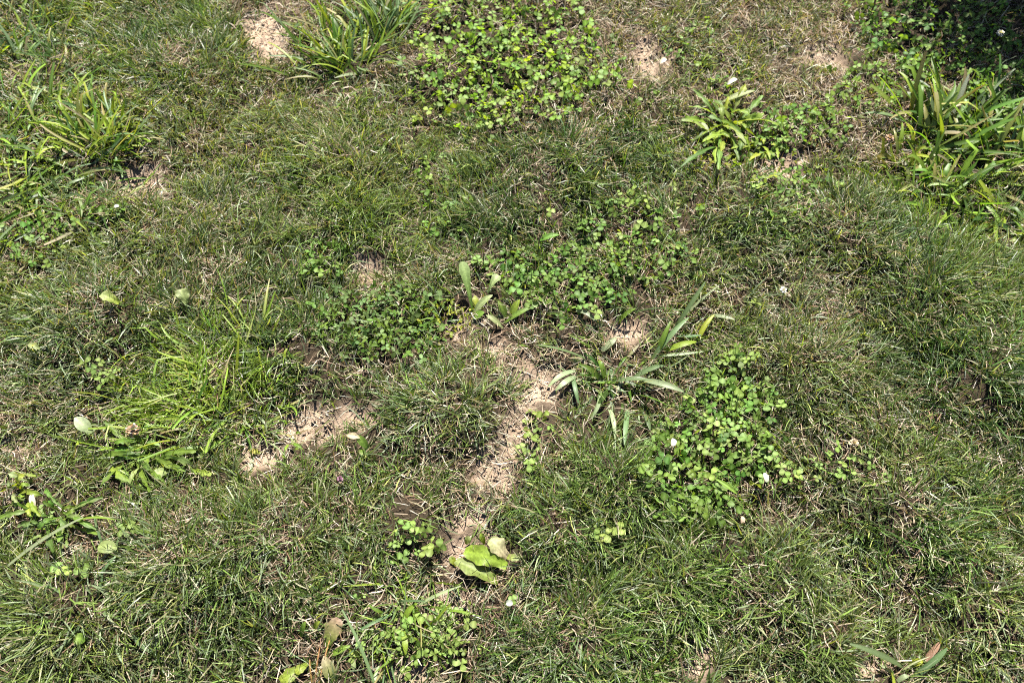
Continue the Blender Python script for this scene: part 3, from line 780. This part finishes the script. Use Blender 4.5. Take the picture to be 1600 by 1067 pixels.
# ------------------------------------------------------------------ clover: each leaf a part
def clover_mesh(k, oval=False):
    r_ = np.random.default_rng(100 + k)
    V = []; F = []; K = []
    base = np.array([.105, .190, .028]) * r_.uniform(.9, 1.15)
    for q in range(3):
        a_ = 2 * math.pi * q / 3 + r_.normal(0, .16)
        tilt = r_.normal(-.05, .22); fold = r_.uniform(.05, .5); s = r_.uniform(.88, 1.1)
        h = np.array([math.cos(a_), math.sin(a_), 0]); sd_ = np.array([-math.sin(a_), math.cos(a_), 0]); up = np.array([0, 0, 1.0])
        tw = r_.normal(0, .2)
        sd_ = sd_ * math.cos(tw) + up * math.sin(tw)
        prof = [(0.03, .03), (.28, .30), (.58, .47 if not oval else .36), (.84, .42 if not oval else .27), (1.0, .2 if not oval else .1)]
        o_ = len(V)
        for i, (f, w) in enumerate(prof):
            z = math.sin(tilt) * f - .12 * f * f * r_.uniform(.3, 1.3)
            c_ = h * f * math.cos(tilt) * s + up * z * s
            tip = (.95 if i == 4 and not oval else 1.0)
            for sg in (-1, 0, 1):
                p = c_ + sd_ * w * sg * s + up * abs(sg) * w * fold * s
                if sg == 0: p = p * (tip if i == 4 else 1)
                V.append(p)
                col = base.copy()
                if i == 2 and not oval: col = base * 1.5 + .03
                if sg == 0: col = col * 1.15
                K.append(col)
        for i in range(4):
            for j in range(2):
                t_ = o_ + i * 3 + j
                F.append((t_, t_ + 1, t_ + 4, t_ + 3))
    # stalk
    d = r_.normal(0, .5, 2)
    o_ = len(V); m = 4
    for i in range(m):
        f = i / (m - 1)
        c_ = np.array([d[0] * f * f, d[1] * f * f, -2.3 * f])
        for g in range(3):
            V.append(c_ + np.array([math.cos(g * 2.1), math.sin(g * 2.1), 0]) * .055); K.append(base * .8 + .03)
    for i in range(m - 1):
        for g in range(3):
            t_ = o_ + i * 3
            F.append((t_ + g, t_ + (g + 1) % 3, t_ + 3 + (g + 1) % 3, t_ + 3 + g))
    return quad_mesh('clover_leaf', np.array(V), F, np.array(K), MAT_CLOVER)
CLOVER = [clover_mesh(k) for k in range(14)]
MEDIC = [clover_mesh(50 + k, True) for k in range(8)]
def recolour(ms, mul, add=0.0):
    out = []
    for m_ in ms:
        c_ = m_.copy(); at_ = c_.color_attributes['tint']; buf = np.zeros(len(c_.vertices) * 4, np.float32)
        at_.data.foreach_get('color', buf); buf = buf.reshape(-1, 4); buf[:, :3] = buf[:, :3] * np.array(mul) + add
        at_.data.foreach_set('color', buf.ravel()); out.append(c_)
    return out
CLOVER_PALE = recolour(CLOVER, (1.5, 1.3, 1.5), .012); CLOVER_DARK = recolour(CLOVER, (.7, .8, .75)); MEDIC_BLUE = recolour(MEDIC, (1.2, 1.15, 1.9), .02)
MEDIC_YEL = recolour(MEDIC, (2.6, 1.75, 1.0))
CLOVER_BRIGHT = recolour(CLOVER, (1.45, 1.35, .8))
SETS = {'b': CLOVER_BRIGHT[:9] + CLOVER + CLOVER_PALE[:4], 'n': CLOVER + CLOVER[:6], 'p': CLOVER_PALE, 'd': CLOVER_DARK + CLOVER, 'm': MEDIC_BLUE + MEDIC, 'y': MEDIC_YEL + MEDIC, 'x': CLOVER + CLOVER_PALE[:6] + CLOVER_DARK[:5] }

def patch(label, blobs, n, size, kind, hgt=(.010, .040), group='clover patches in the lawn'):
    c = blobs[0]
    root = thing('clover_patch', label, 'clover', Vector(at(c[0], c[1])), group)
    areas = np.array([b_[2] * b_[3] for b_ in blobs], float); areas /= areas.sum()
    pts = []; tries = 0
    ms = SETS[kind]
    while len(pts) < n and tries < n * 30:
        tries += 1
        b_ = blobs[rng.choice(len(blobs), p=areas)]
        a_ = rng.uniform(0, 6.28); r_ = math.sqrt(rng.random()) * (1.0 if rng.random() < .72 else rng.uniform(.9, 1.7))
        px, py = b_[0] + math.cos(a_) * b_[2] * r_, b_[1] + math.sin(a_) * b_[3] * r_
        p = at(px, py, hgt[0] * .8 + (hgt[1] * .78 - hgt[0] * .8) * rng.random() ** 1.3)
        s = rng.uniform(size[0] * .55, size[1] * .82)
        if any((p[0] - q[0]) ** 2 + (p[1] - q[1]) ** 2 < ((s + q[2]) * .62) ** 2 and abs(p[2] - q[3]) < .012 for q in pts) and tries < n * 15: continue
        pts.append((p[0], p[1], s, p[2]))
        o_ = link('leaf', ms[rng.integers(0, len(ms))], root)
        o_.location = Vector(p) - root.location
        q = rng.normal(0, .5, 2)
        o_.rotation_euler = Euler((q[0] + .05, q[1], rng.uniform(0, 6.28)), 'ZYX') if False else (Matrix.Rotation(q[0] - .12, 3, 'X') @ Matrix.Rotation(q[1], 3, 'Y') @ Matrix.Rotation(rng.uniform(0, 6.28), 3, 'Z')).to_euler()
        o_.scale = (s, s, s)
    return root

patch('thick bright clover carpet at the top, the half beside the coarse grass fan', [(725, 60, 80, 80), (700, 130, 60, 60), (760, 165, 50, 32), (740, 110, 60, 60)], 300, (.012, .019), 'b', (.012, .05))
patch('thick bright clover carpet at the top, the half beside the straw', [(855, 60, 80, 75), (900, 90, 60, 50), (850, 145, 60, 40), (830, 100, 60, 60), (960, 120, 25, 20)], 300, (.012, .019), 'b', (.012, .05))
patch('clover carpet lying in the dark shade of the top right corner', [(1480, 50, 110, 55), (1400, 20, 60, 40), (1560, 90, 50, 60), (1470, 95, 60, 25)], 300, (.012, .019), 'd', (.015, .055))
patch('upright strip of clover left of the middle, above the plantain weed', [(690, 300, 34, 60), (680, 260, 30, 28), (715, 330, 30, 28)], 66, (.011, .016), 'n')
patch('dense pale clover patch in the middle, right of the dry turf', [(985, 350, 80, 50), (945, 400, 60, 40), (1030, 400, 60, 40)], 174, (.011, .017), 'x')
patch('dark leaved clover patch just above the broad bladed centre tuft', [(890, 440, 60, 48), (850, 400, 35, 24), (930, 460, 36, 22)], 130, (.011, .017), 'd')
patch('few large clover leaves beside the tall plantain leaf', [(780, 415, 40, 28), (815, 440, 26, 26)], 29, (.014, .019), 'x', (.015, .04))
patch('patch of tiny bluish leaflets left of the bare earth at the centre', [(590, 508, 62, 36), (560, 480, 50, 24), (640, 520, 40, 26), (620, 470, 50, 22)], 246, (.010, .0155), 'm', (.015, .045))
patch('yellowish small leaved patch between the bluish leaflets and the plantain', [(690, 497, 38, 26), (670, 520, 24, 18)], 69, (.009, .014), 'y', (.006, .025))
patch('lush clover patch right of the centre tuft with a pale petal on it', [(1100, 700, 70, 50), (1130, 640, 50, 46), (1090, 760, 60, 40), (1150, 690, 50, 50), (1040, 720, 30, 30), (1180, 620, 30, 30)], 290, (.012, .019), 'x', (.012, .05))
patch('pair of big round clover leaves at the lower end of the right patch', [(1078, 802, 20, 10)], 4, (.017, .020), 'p', (.03, .04))
patch('clover patch above the small bare spot in the upper right', [(1250, 195, 56, 32), (1290, 185, 30, 25), (1215, 215, 36, 20)], 116, (.011, .017), 'n', (.012, .045))
patch('light clover patch below the small bare spot in the upper right', [(1235, 310, 44, 36), (1215, 285, 40, 20), (1280, 290, 40, 24)], 101, (.010, .016), 'x', (.008, .035))
patch('clover scattered in dry grass below the shaded corner', [(1370, 130, 56, 34), (1330, 140, 26, 20), (1415, 120, 30, 30)], 89, (.011, .017), 'n', (.01, .035))
patch('short column of pale clover leaves on the bare earth below the centre', [(830, 665, 14, 30), (828, 705, 16, 16), (850, 660, 14, 12)], 16, (.012, .017), 'p', (.006, .03))
patch('sparse pale clover in dry grass left of the curled leaf weed', [(660, 850, 28, 24), (640, 830, 26, 14), (612, 838, 14, 12), (625, 872, 12, 10)], 18, (.012, .017), 'p', (.02, .04))
patch('mixed pale clover below the loose tuft near the bottom edge', [(665, 985, 44, 40), (620, 1010, 46, 26), (565, 930, 12, 10), (690, 1020, 40, 20), (700, 960, 24, 16)], 89, (.010, .016), 'p', (.008, .03))
patch('small clover group in fine grass above the bluish leaflets', [(498, 400, 30, 22), (480, 420, 22, 10), (515, 385, 20, 14)], 27, (.011, .016), 'n', (.02, .045))
patch('five pale clover leaves in the left lawn above the lime tuft', [(170, 590, 26, 14), (145, 570, 14, 10), (185, 608, 10, 8)], 10, (.012, .016), 'p', (.035, .05))
patch('clover growing through coarse grass at the left edge', [(50, 375, 48, 30), (70, 345, 34, 20), (150, 330, 40, 10)], 66, (.011, .017), 'x', (.015, .045))
patch('thin clover scattered in the right lawn beside the straw spot', [(1345, 730, 60, 28), (1285, 720, 40, 20), (1400, 750, 30, 16)], 26, (.010, .015), 'p', (.012, .032))
patch('two or three round clover leaves in grass right of the centre tuft', [(1180, 478, 14, 8), (1160, 550, 16, 14)], 6, (.013, .017), 'p', (.035, .05))
patch('clover trailing down the right side of the middle grass', [(1135, 590, 30, 26), (1155, 570, 20, 20)], 23, (.010, .015), 'x', (.025, .045))
patch('scraps of pale clover beside the toothed weed at the lower left', [(195, 825, 18, 10), (110, 880, 22, 14)], 10, (.012, .017), 'p', (.015, .03))
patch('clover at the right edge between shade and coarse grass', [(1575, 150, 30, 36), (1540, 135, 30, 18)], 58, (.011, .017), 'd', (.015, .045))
patch('thin clover in the dry grass at the top, right of the largest patch', [(1080, 60, 50, 40), (1140, 120, 40, 30), (1010, 150, 30, 14)], 58, (.010, .016), 'x', (.008, .03))
patch('low yellow leaflets around the dandelion rosette in the upper lawn', [(1150, 175, 50, 40), (1180, 255, 50, 26), (1110, 240, 36, 26)], 110, (.010, .016), 'y', (.008, .03))
patch('lone clover leaves in lower turf right of the curled leaf weed', [(952, 828, 18, 8), (800, 940, 8, 8)], 5, (.012, .016), 'p', (.03, .045))
patch('pale clover sprigs on the dry grass in the lower right', [(1220, 740, 28, 18), (1200, 700, 20, 14)], 16, (.011, .015), 'p', (.02, .045))

# ------------------------------------------------------------------ flower heads and fallen bits
def flower(name, label, cat, c, r, cols, up=.04, n=46, flat=.8):
    o_ = at(*c, up)
    base = at(*c, 0)
    root = thing(name, label, cat, Vector(base), 'flower heads and petals in the lawn')
    V = []; F = []; K = []
    for k in range(n):
        z = 1 - 1.7 * (k + .5) / n; ph = k * 2.39996
        d = np.array([math.sqrt(1 - z * z) * math.cos(ph), math.sqrt(1 - z * z) * math.sin(ph), z]) + rng.normal(0, .12, 3)
        d /= np.linalg.norm(d)
        s = np.cross(d, [.2, .1, 1.0]); s /= np.linalg.norm(s) + 1e-9; q = np.cross(d, s)
        i = len(V); cc = np.array(cols[rng.integers(0, len(cols))]) * rng.uniform(.8, 1.15)
        l = r * rng.uniform(.8, 1.2)
        dd = d * np.array([1, 1, flat])
        for t_, w in ((.15, .1), (.7, .26), (1.0, .1)):
            V += [dd * l * t_ - s * w * r + q * .05 * r, dd * l * t_ + s * w * r + q * .05 * r]; K += [cc * (.75 + .25 * t_)] * 2
        F += [(i, i + 1, i + 3, i + 2), (i + 2, i + 3, i + 5, i + 4)]
    link('florets', quad_mesh('florets', np.array(V) + (o_ - base), F, np.array(K), MAT_PETAL), root)
    A = base + [0.006, .004, 0]
    link('stem', tube_mesh(bez(A, (A + o_) / 2, o_, 4), .0011, .0010, base, (.10, .15, .05), MAT_LEAF), root)
    return root
WHT = (.82, .80, .74); PNK = (.72, .50, .52); BRW = (.40, .27, .16)
flower('clover_flower', 'withered brown and grey clover head in grass left of the lime tuft', 'flower', (208, 671), .011, [BRW, (.55, .5, .45), (.5, .34, .16)], .035)
flower('clover_flower', 'small purple pink clover head in grass below the bare earth patch', 'flower', (531, 748), .0055, [(.26, .12, .17), (.34, .2, .24)], .03)
flower('clover_flower', 'tiny round white flower in the straw coloured grass at the right', 'flower', (1224, 453), .0062, [WHT], .045, 40)
flower('clover_flower', 'white flower in the shaded clover of the top right corner', 'flower', (1563, 52), .009, [WHT], .07)
flower('clover_flower', 'faded orange and pink clover head left of the white streaked tuft', 'flower', (1390, 216), .0095, [PNK, BRW, (.6, .38, .22)], .04)
flower('clover_flower', 'pale straw coloured seed head in the right lawn', 'flower', (1334, 692), .008, [(.62, .52, .36), (.5, .42, .26)], .045)
flower('clover_flower', 'tiny pink flower in the low weeds of the upper right', 'flower', (1187, 179), .0065, [PNK, (.5, .3, .42)], .035)

def chip(label, c, ln, w, az, cols, up, cat='petal', name='fallen_petal'):
    o_ = at(*c, up)
    d = np.array([math.cos(R(az)), math.sin(R(az)), .15]) * ln / 2
    me = leaf_mesh(o_ - d, o_ + d, w, ln * .3, o_, cols[0], cols[-1], 'round', .05, .35, .2, MAT_PETAL, 1.0)
    x = link(name, me, None, Vector(o_)); tag(x, label, cat, 'flower heads and petals in the lawn')
    return x
chip('white and pink petal lying on the lush clover right of centre', (1052, 691), .013, .010, 75, [(.8, .68, .64), WHT], .045)
chip('whitish leaf scrap among the grass right of the lush clover', (1196, 746), .015, .010, 100, [(.60, .66, .48), (.7, .72, .6)], .045)
chip('pale tan scrap of leaf in dry grass under the right clover', (1160, 812), .011, .008, 80, [(.62, .46, .32)], .025)
chip('white bleached leaf scrap at the far left among toothed weeds', (52, 782), .022, .009, 115, [(.5, .44, .35), (.56, .5, .42)], .03)
chip('pale dry leaf scrap in the straw at the top', (1036, 96), .020, .011, 40, [(.72, .64, .5)], .02)
chip('bleached leaf scrap beside the dandelion rosette in the upper lawn', (1144, 128), .026, .010, 30, [(.72, .70, .56)], .035)
chip('white chip in grass at the upper left, right of the bare spot', (182, 323), .011, .007, 10, [(.78, .77, .72)], .03)
chip('round silvery leaf scrap right of the curled leaf weed', (796, 942), .010, .009, 0, [(.52, .55, .48)], .03)

o = at(1362, 18)
tw = thing('twig', 'reddish brown bent twig at the top edge beside the shaded clover', 'twig', Vector(o))
A, B, D = at(1356, 24, .01), at(1366, 8, .03), at(1374, -14, .06)
link('stem', tube_mesh(np.concatenate([bez(A, (A + B) / 2 + [.004, 0, .003], B, 5), bez(B, (B + D) / 2 - [.003, 0, 0], D, 5)[1:]]), .0035, .0022, tw.location, (.30, .15, .09), MAT_DRY), tw)
link('side_shoot', tube_mesh(bez(B, B + np.array([.012, .004, .006]), B + np.array([.022, .003, .004]), 5), .0016, .0008, tw.location, (.30, .17, .10), MAT_DRY), tw)

# ------------------------------------------------------------------ the shrub beyond the frame that shades the corner
sb = np.array([1.62, 2.12, gz(1.62, 2.12)])
shrub = thing('leafy_shrub', 'dense leafy shrub beyond the top right corner, shading the clover', 'shrub', Vector(sb))
for k in range(7):
    a_ = k * .9; e = sb + np.array([math.cos(a_) * .32, math.sin(a_) * .22, .75 + .2 * rng.random()])
    link('branch', tube_mesh(bez(sb + np.array([math.cos(a_) * .04, math.sin(a_) * .04, -.02]), sb + np.array([math.cos(a_) * .10, math.sin(a_) * .1, .4]), e, 8), .014, .004, sb, (.1, .075, .05), MAT_BARK), shrub)
n = 8000
d = rng.normal(0, 1, (n, 3)); d /= np.linalg.norm(d, axis=1)[:, None]
lump = .8 + .4 * vnoise(np.arctan2(d[:, 1], d[:, 0]) * 2.2 + 9, d[:, 2] * 3 + 7, 77)
P = d * (rng.random(n) ** .45)[:, None] * lump[:, None] * np.array([.66, .42, .52]) + np.array([0, 0, .58])
P = P[P[:, 2] > .05]; n = len(P)
a_ = rng.uniform(0, 6.28, n); el = rng.normal(-.2, .5, n)
h = np.stack([np.cos(a_) * np.cos(el), np.sin(a_) * np.cos(el), np.sin(el)], 1); s = np.stack([-np.sin(a_), np.cos(a_), rng.normal(0, .35, n)], 1)
l = rng.uniform(.03, .055, n)[:, None]
V = np.stack([P, P + h * l * .5 + s * l * .27, P + h * l, P + h * l * .5 - s * l * .27], 1).reshape(-1, 3)
K = np.repeat(np.array([.06, .11, .03]) * rng.uniform(.7, 1.4, n)[:, None], 4, 0)
link('crown', quad_mesh('crown', V, np.arange(4 * n).reshape(-1, 4), K, MAT_LEAF), shrub)
